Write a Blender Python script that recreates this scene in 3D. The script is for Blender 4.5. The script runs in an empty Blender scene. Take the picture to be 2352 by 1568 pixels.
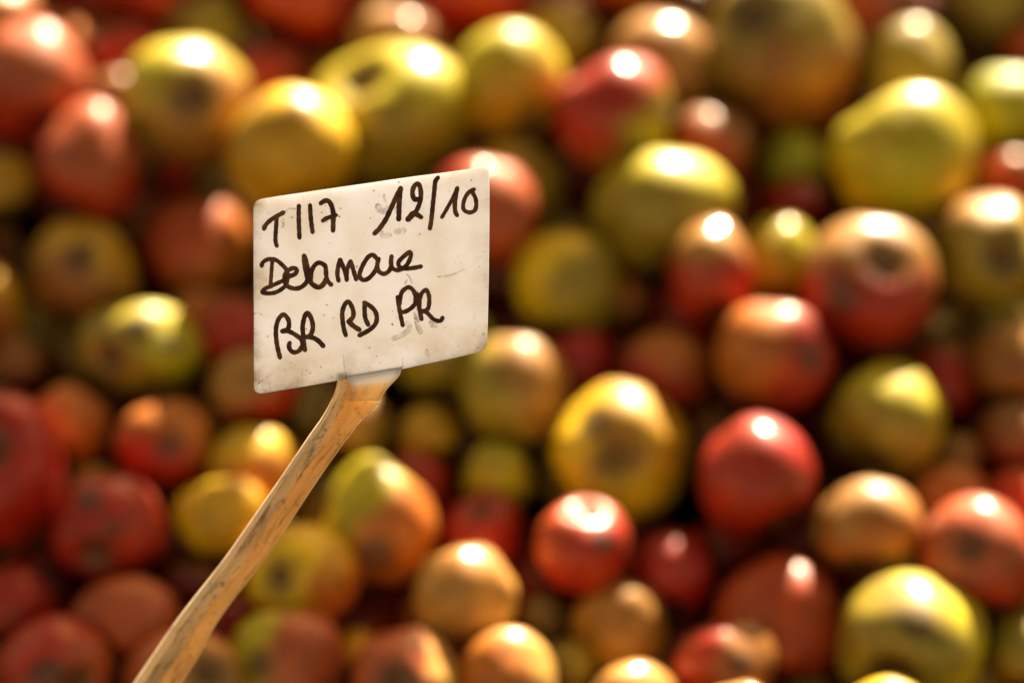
import bpy, math, random
import numpy as np
from mathutils import Vector, Matrix, noise

random.seed(7)
S = bpy.context.scene
COL = S.collection

# ------------------------------------------------------------------ camera
LENS, SENSOR = 100.0, 36.0
PITCH = math.radians(35)
CAM_Z = 1.05
cam_data = bpy.data.cameras.new('camera')
cam_data.lens, cam_data.sensor_width = LENS, SENSOR
cam_data.clip_start, cam_data.clip_end = 0.02, 400
cam = bpy.data.objects.new('camera', cam_data)
COL.objects.link(cam)
cam.location = (0, 0, CAM_Z)
cam.rotation_euler = (math.pi/2 - PITCH, 0, 0)
S.camera = cam
cam_data.dof.use_dof = True
cam_data.dof.focus_distance = 0.905
cam_data.dof.aperture_fstop = 3.0
cam_data.dof.aperture_blades = 0

AX = Vector((1, 0, 0))
AY = Vector((0, math.sin(PITCH), math.cos(PITCH)))       # camera up
AZ = Vector((0, -math.cos(PITCH), math.sin(PITCH)))      # towards the camera
def c2w_dir(v):
    return AX*v[0] + AY*v[1] + AZ*v[2]
def c2w(v):
    return Vector((0, 0, CAM_Z)) + c2w_dir(v)

# ------------------------------------------------------------------ light
SUN_CAM = Vector((.23, .90, -.36)).normalized()          # towards the sun: behind the heap, a little right
SUN = c2w_dir(SUN_CAM).normalized()
SUN_EL = math.asin(SUN.z)
SUN_ROT = math.atan2(SUN.x, SUN.y)
sun_data = bpy.data.lights.new('sun', 'SUN')
sun_data.energy, sun_data.angle = 5.0, math.radians(.5)
sun_data.color = (1.0, .82, .57)
sun = bpy.data.objects.new('sun', sun_data)
COL.objects.link(sun)
sun.location = (0, 3, 4)
sun.rotation_euler = SUN.to_track_quat('Z', 'Y').to_euler()

world = bpy.data.worlds.new("World")
S.world = world
world.use_nodes = True
wn, wl = world.node_tree.nodes, world.node_tree.links
bg = wn['Background']
sky = wn.new('ShaderNodeTexSky')
sky.sky_type = 'NISHITA'
sky.sun_disc = False
sky.sun_elevation, sky.sun_rotation = SUN_EL, SUN_ROT
sky.dust_density, sky.air_density, sky.ozone_density = 1.5, 1.0, 1.0
tint = wn.new('ShaderNodeMix'); tint.data_type = 'RGBA'; tint.blend_type = 'MULTIPLY'
tint.inputs[0].default_value = 1.0
tint.inputs[7].default_value = (.62, .37, .15, 1)        # the photograph's warm white balance
wl.new(sky.outputs[0], tint.inputs[6]); wl.new(tint.outputs[2], bg.inputs[0])
bg.inputs[1].default_value = .10

S.view_settings.view_transform = 'Standard'
S.view_settings.look = 'None'
S.view_settings.exposure = 2.42
S.view_settings.gamma = 1
S.cycles.use_denoising = True
S.cycles.max_bounces = 8
S.cycles.diffuse_bounces = 5
S.cycles.sample_clamp_indirect = 6

# ------------------------------------------------------------------ helpers
PW, PH = 2352.0, 1568.0                                  # picture units used for directions
def ray(x, y):
    return Vector(((x - PW/2)/PW*SENSOR/LENS, (PH/2 - y)/PW*SENSOR/LENS, -1))
TILT = math.radians(34)                                  # angle of the heap's face to the view axis
HN = Vector((0, math.sin(TILT), math.cos(TILT)))
D0 = 1.2
def heap_depth(x, y):
    r = ray(x, y)
    return -D0*HN.z / HN.dot(r)

def tag(o, label=None, cat=None, group=None, kind=None):
    if label: o['label'] = label
    if cat: o['category'] = cat
    if group: o['group'] = group
    if kind: o['kind'] = kind
    return o

def mesh_obj(name, verts, faces, mats=(), parent=None, loc=(0, 0, 0), smooth=True, midx=None):
    me = bpy.data.meshes.new(name)
    me.from_pydata([tuple(v) for v in verts], [], faces)
    for m in mats: me.materials.append(m)
    if smooth: me.polygons.foreach_set('use_smooth', [True]*len(me.polygons))
    if midx: me.polygons.foreach_set('material_index', midx)
    me.update()
    o = bpy.data.objects.new(name, me)
    COL.objects.link(o)
    o.location = loc
    if parent: o.parent = parent
    return o

def new_mat(name):
    m = bpy.data.materials.new(name); m.use_nodes = True
    return m, m.node_tree.nodes, m.node_tree.links, m.node_tree.nodes['Principled BSDF']

def math_node(n, l, op, a, b=None, c=None):
    x = n.new('ShaderNodeMath'); x.operation = op
    for i, v in enumerate((a, b, c)):
        if v is None: continue
        if isinstance(v, (int, float)): x.inputs[i].default_value = v
        else: l.new(v, x.inputs[i])
    return x.outputs[0]

def mix_col(n, l, f, a, b, blend='MIX'):
    x = n.new('ShaderNodeMix'); x.data_type = 'RGBA'; x.blend_type = blend
    for i, v in ((0, f), (6, a), (7, b)):
        if isinstance(v, (int, float)): x.inputs[i].default_value = v
        elif isinstance(v, tuple): x.inputs[i].default_value = v if len(v) == 4 else v + (1,)
        else: l.new(v, x.inputs[i])
    return x.outputs[2]

def smooth(n, l, v, lo, hi):
    x = n.new('ShaderNodeMapRange'); x.interpolation_type = 'SMOOTHSTEP'
    l.new(v, x.inputs[0])
    for i, q in ((1, lo), (2, hi)):
        if isinstance(q, (int, float)): x.inputs[i].default_value = q
        else: l.new(q, x.inputs[i])
    return x.outputs[0]

def noise_tex(n, l, vec, scale, detail=3, rough=.5):
    x = n.new('ShaderNodeTexNoise'); x.inputs['Scale'].default_value = scale
    x.inputs['Detail'].default_value = detail; x.inputs['Roughness'].default_value = rough
    l.new(vec, x.inputs['Vector'])
    return x.outputs[0]

# ------------------------------------------------------------------ materials
def apple_material():
    m, n, l, b = new_mat('apple_skin')
    tc = n.new('ShaderNodeTexCoord'); oi = n.new('ShaderNodeObjectInfo')
    off = n.new('ShaderNodeVectorMath'); off.operation = 'ADD'
    comb = n.new('ShaderNodeCombineXYZ')
    r100 = math_node(n, l, 'MULTIPLY', oi.outputs['Random'], 37.0)
    for i in range(3): l.new(r100, comb.inputs[i])
    l.new(tc.outputs['Object'], off.inputs[0]); l.new(comb.outputs[0], off.inputs[1])
    vec = off.outputs[0]
    nrm = n.new('ShaderNodeVectorMath'); nrm.operation = 'NORMALIZE'
    l.new(tc.outputs['Object'], nrm.inputs[0])
    def attr(name, vecout=True):
        a = n.new('ShaderNodeAttribute'); a.attribute_type = 'OBJECT'; a.attribute_name = name
        return a.outputs['Vector'] if vecout == 1 else (a.outputs['Color'] if vecout == 2 else a.outputs['Fac'])
    def dotn(name):
        d = n.new('ShaderNodeVectorMath'); d.operation = 'DOT_PRODUCT'
        l.new(nrm.outputs[0], d.inputs[0]); l.new(attr(name, 1), d.inputs[1])
        return d.outputs['Value']
    big = noise_tex(n, l, vec, 58, 5, .62)
    fine = noise_tex(n, l, vec, 330, 4, .6)
    bl = math_node(n, l, 'ADD', dotn('blush_light_dir'), math_node(n, l, 'MULTIPLY', math_node(n, l, 'SUBTRACT', big, .5), 1.7))
    bl = math_node(n, l, 'SUBTRACT', bl, attr('blush_light_edge', 0))
    f = smooth(n, l, bl, -.35, .35)
    colr = mix_col(n, l, f, attr('skin_ground', 2), attr('skin_blush_light', 2))
    # mottling and lenticels of the skin
    mot = smooth(n, l, noise_tex(n, l, vec, 95, 4, .6), .3, .72)
    colr = mix_col(n, l, 1.0, colr, mix_col(n, l, mot, (.70, .63, .55), (1.16, 1.14, 1.08)), 'MULTIPLY')
    fl = smooth(n, l, fine, .60, .72)
    colr = mix_col(n, l, math_node(n, l, 'MULTIPLY', fl, .4), colr, (.45, .26, .05))
    pat = smooth(n, l, noise_tex(n, l, vec, 42, 5, .6), .52, .70)
    colr = mix_col(n, l, math_node(n, l, 'MULTIPLY', pat, .26), colr, (.26, .10, .012))
    # russet round the ends, and bruises
    rus = math_node(n, l, 'ADD', math_node(n, l, 'ABSOLUTE', dotn('core_axis')), math_node(n, l, 'MULTIPLY', math_node(n, l, 'SUBTRACT', big, .5), .12))
    colr = mix_col(n, l, math_node(n, l, 'MULTIPLY', smooth(n, l, rus, .86, .985), .8), colr, (.10, .045, .014))
    for k, (lo, hi) in (('bruise_dir', (.935, .99)), ('scar_dir', (.94, .99))):
        sp = math_node(n, l, 'ADD', dotn(k), math_node(n, l, 'MULTIPLY', math_node(n, l, 'SUBTRACT', big, .5), .16))
        colr = mix_col(n, l, math_node(n, l, 'MULTIPLY', smooth(n, l, sp, lo, hi), .8), colr, (.055, .025, .012))
    l.new(colr, b.inputs['Base Color'])
    ro = math_node(n, l, 'MULTIPLY_ADD', fine, .10, .53)
    l.new(ro, b.inputs['Roughness'])
    b.inputs['Specular IOR Level'].default_value = .26
    b.inputs['Coat IOR'].default_value = 1.32
    b.inputs['Coat Weight'].default_value = .9
    cr = n.new('ShaderNodeMapRange'); l.new(oi.outputs['Random'], cr.inputs[0]); cr.inputs[3].default_value = .12; cr.inputs[4].default_value = .38
    l.new(cr.outputs[0], b.inputs['Coat Roughness'])
    bp = n.new('ShaderNodeBump'); bp.inputs['Strength'].default_value = .12; bp.inputs['Distance'].default_value = .0006
    l.new(noise_tex(n, l, vec, 160, 3), bp.inputs['Height']); l.new(bp.outputs[0], b.inputs['Normal'])
    return m

def plain(name, c, rough=.7, nscale=200, var=.5, spec=.1):
    m, n, l, b = new_mat(name)
    tc = n.new('ShaderNodeTexCoord')
    f = noise_tex(n, l, tc.outputs['Object'], nscale, 4)
    b.inputs['Specular IOR Level'].default_value = spec
    dark = tuple(v*(1-var) for v in c)
    l.new(mix_col(n, l, f, dark, tuple(min(1, v*(1+var)) for v in c)), b.inputs['Base Color'])
    b.inputs['Roughness'].default_value = rough
    return m

def plastic(name, base, dirt, dirt_amt, transl, tcol, grime_edges=False, white=None):
    """weathered, slightly translucent plastic"""
    m, n, l, b = new_mat(name)
    tc = n.new('ShaderNodeTexCoord'); P = tc.outputs['Object']
    cloud = noise_tex(n, l, P, 70, 4, .6)
    sp = noise_tex(n, l, P, 520, 3, .6)
    c = mix_col(n, l, smooth(n, l, cloud, .35, .75), base, tuple(x*y for x, y in zip(base, (.93, .89, .82))))
    specks = math_node(n, l, 'MULTIPLY', smooth(n, l, sp, .66, .71), smooth(n, l, noise_tex(n, l, P, 130, 3), .48, .62))
    c = mix_col(n, l, math_node(n, l, 'MULTIPLY', specks, dirt_amt), c, dirt)
    if grime_edges:
        at = n.new('ShaderNodeAttribute'); at.attribute_name = 'grime'
        g = math_node(n, l, 'MULTIPLY', at.outputs['Fac'], smooth(n, l, noise_tex(n, l, P, 110, 5, .65), .38, .72))
        c = mix_col(n, l, math_node(n, l, 'MULTIPLY', g, .85), c, (.34, .26, .16))
        g2 = math_node(n, l, 'MULTIPLY', at.outputs['Fac'], smooth(n, l, noise_tex(n, l, P, 430, 3, .6), .60, .70))
        c = mix_col(n, l, math_node(n, l, 'MULTIPLY', g2, .8), c, (.25, .14, .06))
    else:
        st = n.new('ShaderNodeAttribute'); st.attribute_name = 'strip'
        V = st.outputs['Vector']
        g = smooth(n, l, noise_tex(n, l, V, 1.1, 5, .7), .50, .66)
        c = mix_col(n, l, math_node(n, l, 'MULTIPLY', g, dirt_amt*.8), c, dirt)
        g = smooth(n, l, noise_tex(n, l, V, .33, 4, .6), .46, .64)
        c = mix_col(n, l, math_node(n, l, 'MULTIPLY', g, dirt_amt*.5), c, tuple(x*1.7 for x in dirt))
        g = smooth(n, l, noise_tex(n, l, P, 330, 3, .6), .60, .70)
        c = mix_col(n, l, math_node(n, l, 'MULTIPLY', g, dirt_amt*.6), c, dirt)
        if white:
            wa = n.new('ShaderNodeAttribute'); wa.attribute_name = 'whiteness'
            c = mix_col(n, l, wa.outputs['Fac'], c, white)
    l.new(c, b.inputs['Base Color'])
    b.inputs['Roughness'].default_value = .45
    b.inputs['Specular IOR Level'].default_value = .35
    t = n.new('ShaderNodeBsdfTranslucent')
    l.new(mix_col(n, l, 1.0, c, tcol, 'MULTIPLY'), t.inputs[0])
    mx = n.new('ShaderNodeMixShader'); mx.inputs[0].default_value = transl
    l.new(b.outputs[0], mx.inputs[1]); l.new(t.outputs[0], mx.inputs[2])
    l.new(mx.outputs[0], n['Material Output'].inputs[0])
    return m

def ink(name, c, alpha, streak):
    m, n, l, b = new_mat(name)
    tc = n.new('ShaderNodeTexCoord')
    f = noise_tex(n, l, tc.outputs['Object'], 260, 3)
    l.new(mix_col(n, l, smooth(n, l, f, .35, .7), c, tuple(v*streak for v in c)), b.inputs['Base Color'])
    b.inputs['Roughness'].default_value = .5
    b.inputs['Specular IOR Level'].default_value = .25
    if alpha < 1:
        f2 = noise_tex(n, l, tc.outputs['Object'], 420, 4, .65)
        l.new(math_node(n, l, 'MULTIPLY', smooth(n, l, f2, .25, .65), alpha), b.inputs['Alpha'])
    return m

SKIN = apple_material()
M_STEM = plain('stalk_brown', (.10, .055, .02))
M_CALYX = plain('dried_calyx', (.055, .03, .014))
M_SOIL = plain('soil', (.012, .007, .004), .95, 12, .5, 0.0)
M_PLATE = plastic('aged_white_plastic', (.77, .80, .90), (.22, .11, .04), .9, .58, (1, .98, .95), True)
M_TAN = plastic('lit_weathered_plastic', (.92, .80, .64), (.26, .16, .08), .7, .25, (1, .85, .6))  # paler band: the sunlit left flange's tone is in the colour
M_GREY = plastic('shaded_soiled_plastic', (.80, .66, .48), (.14, .09, .05), .95, .2, (1, .85, .7))  # groove wall: real soil plus shading mixed into the colour
M_AMBER = plastic('backlit_yellowed_plastic', (.75, .55, .29), (.32, .18, .07), .85, .30, (1, .88, .6))  # yellowed, with the orange of light shining through added to the colour
M_TAB = plastic('plate_tab', (.76, .57, .31), (.34, .19, .07), .75, .34, (1, .96, .9), False, (.82, .83, .92))
M_INK = ink('marker_ink', (.062, .022, .011), 1, 2.8)
M_SMUDGE = ink('wiped_ink', (.22, .15, .11), .62, 1.2)
M_FAINT = ink('faint_ink_crease', (.40, .28, .19), .42, 1.2)

# ------------------------------------------------------------------ ground
def ground_z(x, y):
    # a bank whose face lies 11 cm under the heap's surface, level ground far off
    p0 = c2w((0, 0, -D0)); nw = c2w_dir(HN)
    z = p0.z - (nw.x*(x-p0.x) + nw.y*(y-p0.y))/nw.z - (.105 - .067*min(1, max(0, (abs(x)-.225)/.05, (.83-y)/.05, (y-1.17)/.05)))/nw.z
    hi, lo = p0.z + .06, p0.z - .40
    return max(lo, min(z, hi - max(0, y - p0.y - .25)*.6))
gv, gf = [], []
xs = sorted(set([-60, -20, -6, -2, 2, 6, 20, 60] + [i*.05 for i in range(-24, 25)]))
ys = sorted(set([-40, -12, -4, -1, 6, 20, 60, 120] + [i*.05 for i in range(0, 60)]))
for y in ys:
    for x in xs:
        gv.append((x, y, ground_z(x, y)))
for j in range(len(ys)-1):
    for i in range(len(xs)-1):
        a = j*len(xs)+i
        gf.append((a, a+1, a+1+len(xs), a+len(xs)))
tag(mesh_obj('ground', gv, gf, [M_SOIL]), kind='structure')

# ------------------------------------------------------------------ apples
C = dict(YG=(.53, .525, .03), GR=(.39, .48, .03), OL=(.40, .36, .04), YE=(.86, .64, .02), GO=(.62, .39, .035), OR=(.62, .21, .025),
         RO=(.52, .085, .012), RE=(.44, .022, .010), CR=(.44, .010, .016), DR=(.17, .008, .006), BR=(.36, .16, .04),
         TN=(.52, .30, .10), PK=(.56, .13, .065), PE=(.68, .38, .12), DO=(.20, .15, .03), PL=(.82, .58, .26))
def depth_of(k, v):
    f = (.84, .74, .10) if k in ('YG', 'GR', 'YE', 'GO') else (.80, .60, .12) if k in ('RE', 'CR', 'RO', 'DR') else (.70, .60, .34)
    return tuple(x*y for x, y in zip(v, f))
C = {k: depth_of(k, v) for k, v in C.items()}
NS, NR = 34, 22
def apple_shape(seed, shoulder=1.0, cav=1.0):
    """unit apple, core along +z (stalk end) / -z (flower end)"""
    rnd = random.Random(seed)
    o = Vector((rnd.uniform(0, 50), rnd.uniform(0, 50), rnd.uniform(0, 50)))
    taper = rnd.uniform(-.02, .14); ribs = rnd.uniform(.0, .05); ph = rnd.uniform(0, 6); nrib = 5
    lump = rnd.uniform(.07, .15)
    vs, fs = [], []
    for i in range(NR+1):
        t = math.pi*i/NR
        st, ct = math.sin(t), math.cos(t)
        rho0 = max(0.0, st)**.88
        z0 = .93*math.copysign(abs(ct)**.96, ct)
        z0 -= (.30*cav*math.exp(-(rho0/.27)**2) if ct > 0 else 0)
        z0 += (.26*cav*math.exp(-(rho0/.25)**2) if ct < 0 else 0)
        rho0 *= 1 + taper*ct
        for j in range(NS if 0 < i < NR else 1):
            a = 2*math.pi*j/NS
            rho = rho0*(1 + ribs*math.cos(nrib*a+ph)*(1 if ct < 0 else .5))
            p = Vector((rho*math.cos(a), rho*math.sin(a), z0))
            k = 1 + lump*noise.noise(p*1.1 + o) + .025*noise.noise(p*2.7 + o)
            vs.append(p*k)
    def idx(i, j):
        if i == 0: return 0
        if i == NR: return 1 + (NR-1)*NS
        return 1 + (i-1)*NS + j % NS
    for i in range(NR):
        for j in range(NS):
            if i == 0: fs.append((0, idx(1, j), idx(1, j+1)))
            elif i == NR-1: fs.append((idx(i, j), idx(NR, 0), idx(i, j+1)))
            else: fs.append((idx(i, j), idx(i+1, j), idx(i+1, j+1), idx(i, j+1)))
    top = vs[0].copy(); bot = vs[-1].copy()
    return vs, fs, top, bot

def stem_shape(rnd):
    vs, fs = [], []
    bend = Vector((rnd.uniform(-.12, .12), rnd.uniform(-.12, .12), 0))
    L = rnd.uniform(.34, .52)
    for i in range(5):
        t = i/4
        c = Vector((0, 0, L*t - .03)) + bend*t*t
        r = .035*(1 - .3*t) + (.022 if i == 4 else 0)
        for j in range(6):
            a = math.pi*j/3
            vs.append(c + Vector((r*math.cos(a), r*math.sin(a), 0)))
    for i in range(4):
        for j in range(6):
            fs.append((i*6+j, i*6+(j+1) % 6, i*6+6+(j+1) % 6, i*6+6+j))
    fs.append(tuple(24+j for j in range(6)))
    return vs, fs

def calyx_shape(rnd):
    """five dried sepals round the eye, opening along -z"""
    vs, fs = [], []
    for k in range(5):
        a = 2*math.pi*k/5 + rnd.uniform(-.15, .15)
        d = Vector((math.cos(a), math.sin(a), 0)); s = Vector((-math.sin(a), math.cos(a), 0))
        b = len(vs)
        for (u, w, h) in ((.02, .05, .02), (.09, .055, -.05), (.15, .03, -.12), (.20, .006, -.11)):
            for q in (-1, 1):
                vs.append(d*u + s*w*q + Vector((0, 0, h)))
                vs.append(d*(u+.012) + s*w*q + Vector((0, 0, h+.012)))
        for i in range(3):
            p = b + i*4
            fs += [(p, p+2, p+6, p+4), (p+1, p+5, p+7, p+3), (p, p+4, p+5, p+1), (p+2, p+3, p+7, p+6)]
    return vs, fs

def axis_matrix(zdir, spin):
    q = Vector(zdir).normalized().to_track_quat('Z', 'Y')
    return (q @ Matrix.Rotation(spin, 3, 'Z').to_quaternion()).to_matrix()

def build_apple(P, rx, ry, axis_cam, seed, ground, blush, bdir, edge, bruise=None, scar=None, parts=True, cav=1.0):
    """P camera-space centre, rx/ry metres across/up as seen"""
    rnd = random.Random(seed*13+1)
    vs, fs, top, bot = apple_shape(seed, 1, cav)
    R = axis_matrix(axis_cam, rnd.uniform(0, 6.28))
    rz = (rx+ry)/2
    # normalise to the wanted half-extents
    rot = [R @ v for v in vs]
    xs_ = [v.x for v in rot]; ys_ = [v.y for v in rot]; zs_ = [v.z for v in rot]
    c = Vector(((max(xs_)+min(xs_))/2, (max(ys_)+min(ys_))/2, (max(zs_)+min(zs_))/2))
    sx, sy, sz = 2*rx/(max(xs_)-min(xs_)), 2*ry/(max(ys_)-min(ys_)), 2*rz/(max(zs_)-min(zs_))
    def place(v):
        w = (R @ v) - c
        return c2w_dir((w.x*sx, w.y*sy, w.z*sz))
    loc = c2w(P)
    o = mesh_obj('apple', [place(v) for v in vs], fs, [SKIN], loc=loc)
    o['skin_ground'] = list(ground); o['skin_blush_light'] = list(blush)
    o['blush_light_dir'] = list(c2w_dir(Vector(bdir).normalized())); o['blush_light_edge'] = float(edge)
    o['core_axis'] = list(c2w_dir(Vector(axis_cam).normalized()))
    o['bruise_dir'] = list(c2w_dir(Vector(bruise).normalized())) if bruise else [0.0, 0.0, 0.0]
    o['scar_dir'] = list(c2w_dir(Vector(scar).normalized())) if scar else [0.0, 0.0, 0.0]
    if parts:
        sv, sf = stem_shape(rnd)
        mesh_obj('stem', [place(top + v) for v in sv], sf, [M_STEM], parent=o)
        cv, cf = calyx_shape(rnd)
        mesh_obj('calyx', [place(bot + v) for v in cv], cf, [M_CALYX], parent=o)
    return o

# Every apple the photograph shows: place and size in the picture, how far it stands out of the heap (cm), ground colour, blush colour,
# side of the blush, its edge (-1 all blush .. 1 none), the end that faces us ('c' flower end, 's' stalk end, at dx, dy of its radius), marks, label
A = []
def ap(x, y, rx, ry, h, g, b, bd, edge, label, eye=None, bruise=None, scar=None):
    A.append(dict(x=x, y=y, rx=rx, ry=ry, h=h, g=g, b=b, bd=bd, edge=edge, label=label, eye=eye, bruise=bruise, scar=scar))

# --- top rows
ap(8, 45, 88, 88, .0, 'OR', 'PE', (-.5, .8, .3), .3, 'bright orange apple cut by the top left corner')
ap(108, 110, 95, 80, -1.5, 'BR', 'OR', (0, .6, .5), .3, 'dull orange apple tucked behind the red apple in the top left corner')
ap(72, 188, 132, 138, 1.2, 'RE', 'PK', (.3, .6, .4), .2, 'red apple with sunlit pink top below the top left corner', bruise=(-.7, -.2, .6))  # pink tone paints the sunlit top
ap(300, 128, 98, 75, -1.6, 'BR', 'RE', (.5, .0, .5), .0, 'small shaded red apple peeping out above the green apple with a dark eye')
ap(368, -40, 132, 122, -1.9, 'BR', 'RE', (.3, -.7, .4), .0, 'shaded brown and red apple cut by the top edge, left half')
ap(700, -28, 142, 138, -1.4, 'RO', 'RE', (.2, -.4, .6), -.2, 'big shaded red apple cut by the top edge above the large green apple')
ap(427, 232, 145, 144, 1.3, 'YG', 'TN', (.6, -.6, .3), .1, 'yellow green apple with a dark sunken eye and a bright rim', eye=('c', .22, .02))
ap(265, 222, 68, 62, -1.8, 'TN', 'BR', (0, -.8, .4), .2, 'small tan apple squeezed between the pink apple and the dark eyed green one')
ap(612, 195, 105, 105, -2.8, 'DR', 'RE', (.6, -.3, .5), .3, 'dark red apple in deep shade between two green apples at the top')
ap(668, 345, 147, 142, 1.5, 'YE', 'GO', (-.5, -.4, .5), .1, 'golden yellow lumpy apple with a glossy top above the white label')
ap(895, 262, 188, 165, 1.5, 'YG', 'OL', (-.1, -.8, .4), .35, 'largest green apple, with its stalk hollow facing up, above the white label', eye=('s', -.40, .56))  # olive tone is the shaded lower half, put into the skin
ap(918, 112, 115, 98, .2, 'TN', 'BR', (.7, -.2, .4), -.1, 'dull mauve brown apple directly behind the largest green apple')
ap(1092, -18, 132, 125, -1.4, 'RE', 'CR', (-.4, -.4, .6), .0, 'deep red apple cut by the top edge, near the middle')
ap(1168, 188, 130, 132, 1.0, 'YG', 'GO', (.3, -.9, .3), .2, 'yellow green apple with a round glint on its left shoulder')
ap(1285, 95, 95, 88, -2.2, 'GO', 'OL', (.2, -.6, .5), .1, 'shaded ochre apple peeping out at the top behind the glinting green one')
ap(1455, -55, 130, 105, -1.6, 'RO', 'OR', (.7, -.2, .5), .3, 'orange red apple cut by the top edge, right of the middle')
ap(1522, 162, 122, 128, .9, 'BR', 'TN', (-.5, .6, .4), .2, 'brown apple carrying the brightest white glint, near the top')
ap(1405, 266, 138, 136, 1.4, 'RE', 'OL', (.75, -.5, .2), .45, 'red apple with two round glints and an olive lower right cheek')
ap(1790, 115, 182, 186, 0.8, 'OL', 'BR', (.2, -.9, .3), .35, 'biggest olive apple at the top with a brown eye and a bright right rim', eye=('c', -.42, .42))
ap(2005, 55, 92, 105, -1.4, 'BR', 'RO', (-.3, -.5, .5), .0, 'russet red apple in shade right of the biggest olive apple')
ap(2095, 165, 112, 118, -1.4, 'OL', 'OL', (.3, .2, .7), .2, 'olive apple with a floating round glint above the big yellow apple')
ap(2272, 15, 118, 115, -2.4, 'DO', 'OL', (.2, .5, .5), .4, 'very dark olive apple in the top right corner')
ap(2308, 262, 112, 104, -2.0, 'OL', 'GR', (.2, .1, .8), .1, 'dull green apple at the right edge above the rosy tan one')
ap(2075, 362, 170, 160, 1.6, 'YE', 'YG', (0, .5, .6), .1, 'big glossy yellow apple at the upper right')
ap(1632, 338, 96, 98, 2.3, 'BR', 'RO', (-.4, -.5, .4), .2, 'small brown apple with one pale round glint between red and olive apples')
ap(1822, 382, 84, 84, -2.2, 'OL', 'GR', (.5, .2, .6), .1, 'small shaded green apple above a small red one, left of the big yellow apple')
ap(1828, 475, 78, 62, -2.5, 'RO', 'RE', (0, .3, .7), .1, 'small shaded red apple under the small green one, left of the big yellow apple')
ap(1525, 484, 170, 138, 1.4, 'YG', 'OL', (-.1, -.7, .5), .2, 'wide yellow green apple with a broad sunlit top, right of the white label')
ap(1192, 425, 106, 110, -1.3, 'OL', 'GO', (-.6, -.4, .4), .1, 'shaded ochre green apple just above the top right corner of the white label')
ap(1112, 498, 126, 132, .8, 'RE', 'PK', (.7, .3, .4), .3, 'red apple with sunlit pale top half hidden by the label right edge')
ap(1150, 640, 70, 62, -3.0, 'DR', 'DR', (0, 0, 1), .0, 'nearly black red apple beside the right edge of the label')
ap(1632, 622, 97, 122, 1.0, 'RE', 'TN', (-.1, .9, .3), .5, 'red apple with overlapping creamy glints under the wide yellow green apple')  # tan tone stands for the cream sunlit top
ap(1785, 592, 98, 98, -0.9, 'GR', 'YG', (0, .3, .7), .1, 'small lime green apple between two red and tan apples at the right')
ap(1995, 652, 157, 158, 1.5, 'TN', 'RE', (-.1, -.9, .25), .05, 'large tan and red apple with a brown hollow under its bright rim', eye=('s', .12, .36, .5), scar=(-.50, -.18, .84))
ap(2275, 582, 128, 136, 1.3, 'TN', 'OL', (0, -.6, .6), .0, 'tan apple at the right edge with a black eye and a cream sunlit cap', eye=('c', .08, -.12))
ap(2322, 412, 76, 68, -1.6, 'BR', 'RO', (-.5, -.4, .4), .2, 'dull copper apple at the right edge above the cream capped tan apple')
ap(1300, 655, 122, 122, -0.9, 'YE', 'OL', (.6, -.5, .4), .2, 'shaded pear shaped ochre apple right of the white label')
ap(1428, 690, 70, 74, -2.0, 'BR', 'OR', (0, .2, .7), .2, 'brown apple half hidden behind the pear shaped ochre apple')
ap(1324, 835, 88, 80, -1.0, 'CR', 'CR', (0, 0, 1), .0, 'small crimson apple above the yellow apple with the deep hollow')
ap(1530, 862, 108, 114, -1.3, 'RE', 'OR', (.5, .7, .3), .3, 'shaded red apple with an orange shoulder above the deep hollowed yellow apple')
ap(1778, 824, 137, 130, 1.1, 'RE', 'OR', (-.8, .3, .3), .3, 'red apple with one big round glint on top and a dark spot', scar=(.60, .05, .8))
ap(2165, 868, 96, 104, -1.3, 'BR', 'RE', (-.3, -.6, .5), .1, 'dull brick coloured apple below the large tan and red apple')
ap(2318, 832, 92, 92, -.8, 'TN', 'BR', (-.5, -.5, .4), .2, 'shaded tan apple at the right edge below the black eyed one')
ap(2034, 960, 133, 130, 0.0, 'YG', 'OL', (-.3, -.7, .5), .1, 'yellow olive apple with a squarish top at the right')  # olive tone paints the shaded underside
ap(2330, 1005, 92, 86, -1.2, 'DR', 'BR', (0, .6, .5), .4, 'very dark red apple at the right edge, lower half')
ap(1426, 1038, 158, 166, -0.9, 'YE', 'GO', (.5, .5, .3), .4, 'yellow apple with a deep brown hollow facing us like a ring', eye=('s', -.05, .02), bruise=(-.38, .48, .78))
ap(1740, 1090, 136, 138, 1.5, 'CR', 'RE', (0, -.5, .6), .2, 'bright red apple with a wide white sunlit cap, lower right')
ap(1183, 897, 126, 126, -0.7, 'OL', 'TN', (.8, .3, .3), .2, 'olive brown apple with a dim round glint below the label corner')
ap(1015, 795, 122, 118, -1.0, 'YG', 'OL', (0, -.6, .5), .1, 'mustard apple mostly hidden behind the bottom right of the label')
ap(985, 993, 74, 66, -1.5, 'GO', 'GO', (0, 0, 1), .0, 'small ochre apple below the label, right of the stake')
ap(822, 982, 76, 82, -2.0, 'OL', 'TN', (-.2, .5, .6), .2, 'dull straw coloured apple touching the stake on its right side')
ap(1142, 1092, 80, 80, -1.4, 'GR', 'YG', (0, .4, .6), .1, 'small light green apple on top of a small red one')
ap(960, 1120, 82, 92, -1.2, 'RO', 'RE', (.3, .0, .6), .0, 'red apple peeping out behind the two coloured green and orange apple')
ap(876, 1192, 130, 148, -0.9, 'YG', 'OR', (.75, -.5, .3), .1, 'tall apple, green on its left and orange on its right, by the stake', scar=(.0, -.52, .85))
ap(1108, 1224, 96, 95, -1.8, 'RE', 'RE', (0, 0, 1), .0, 'small red apple with a pale sheen under the light green one', eye=('s', -.05, .72))
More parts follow.
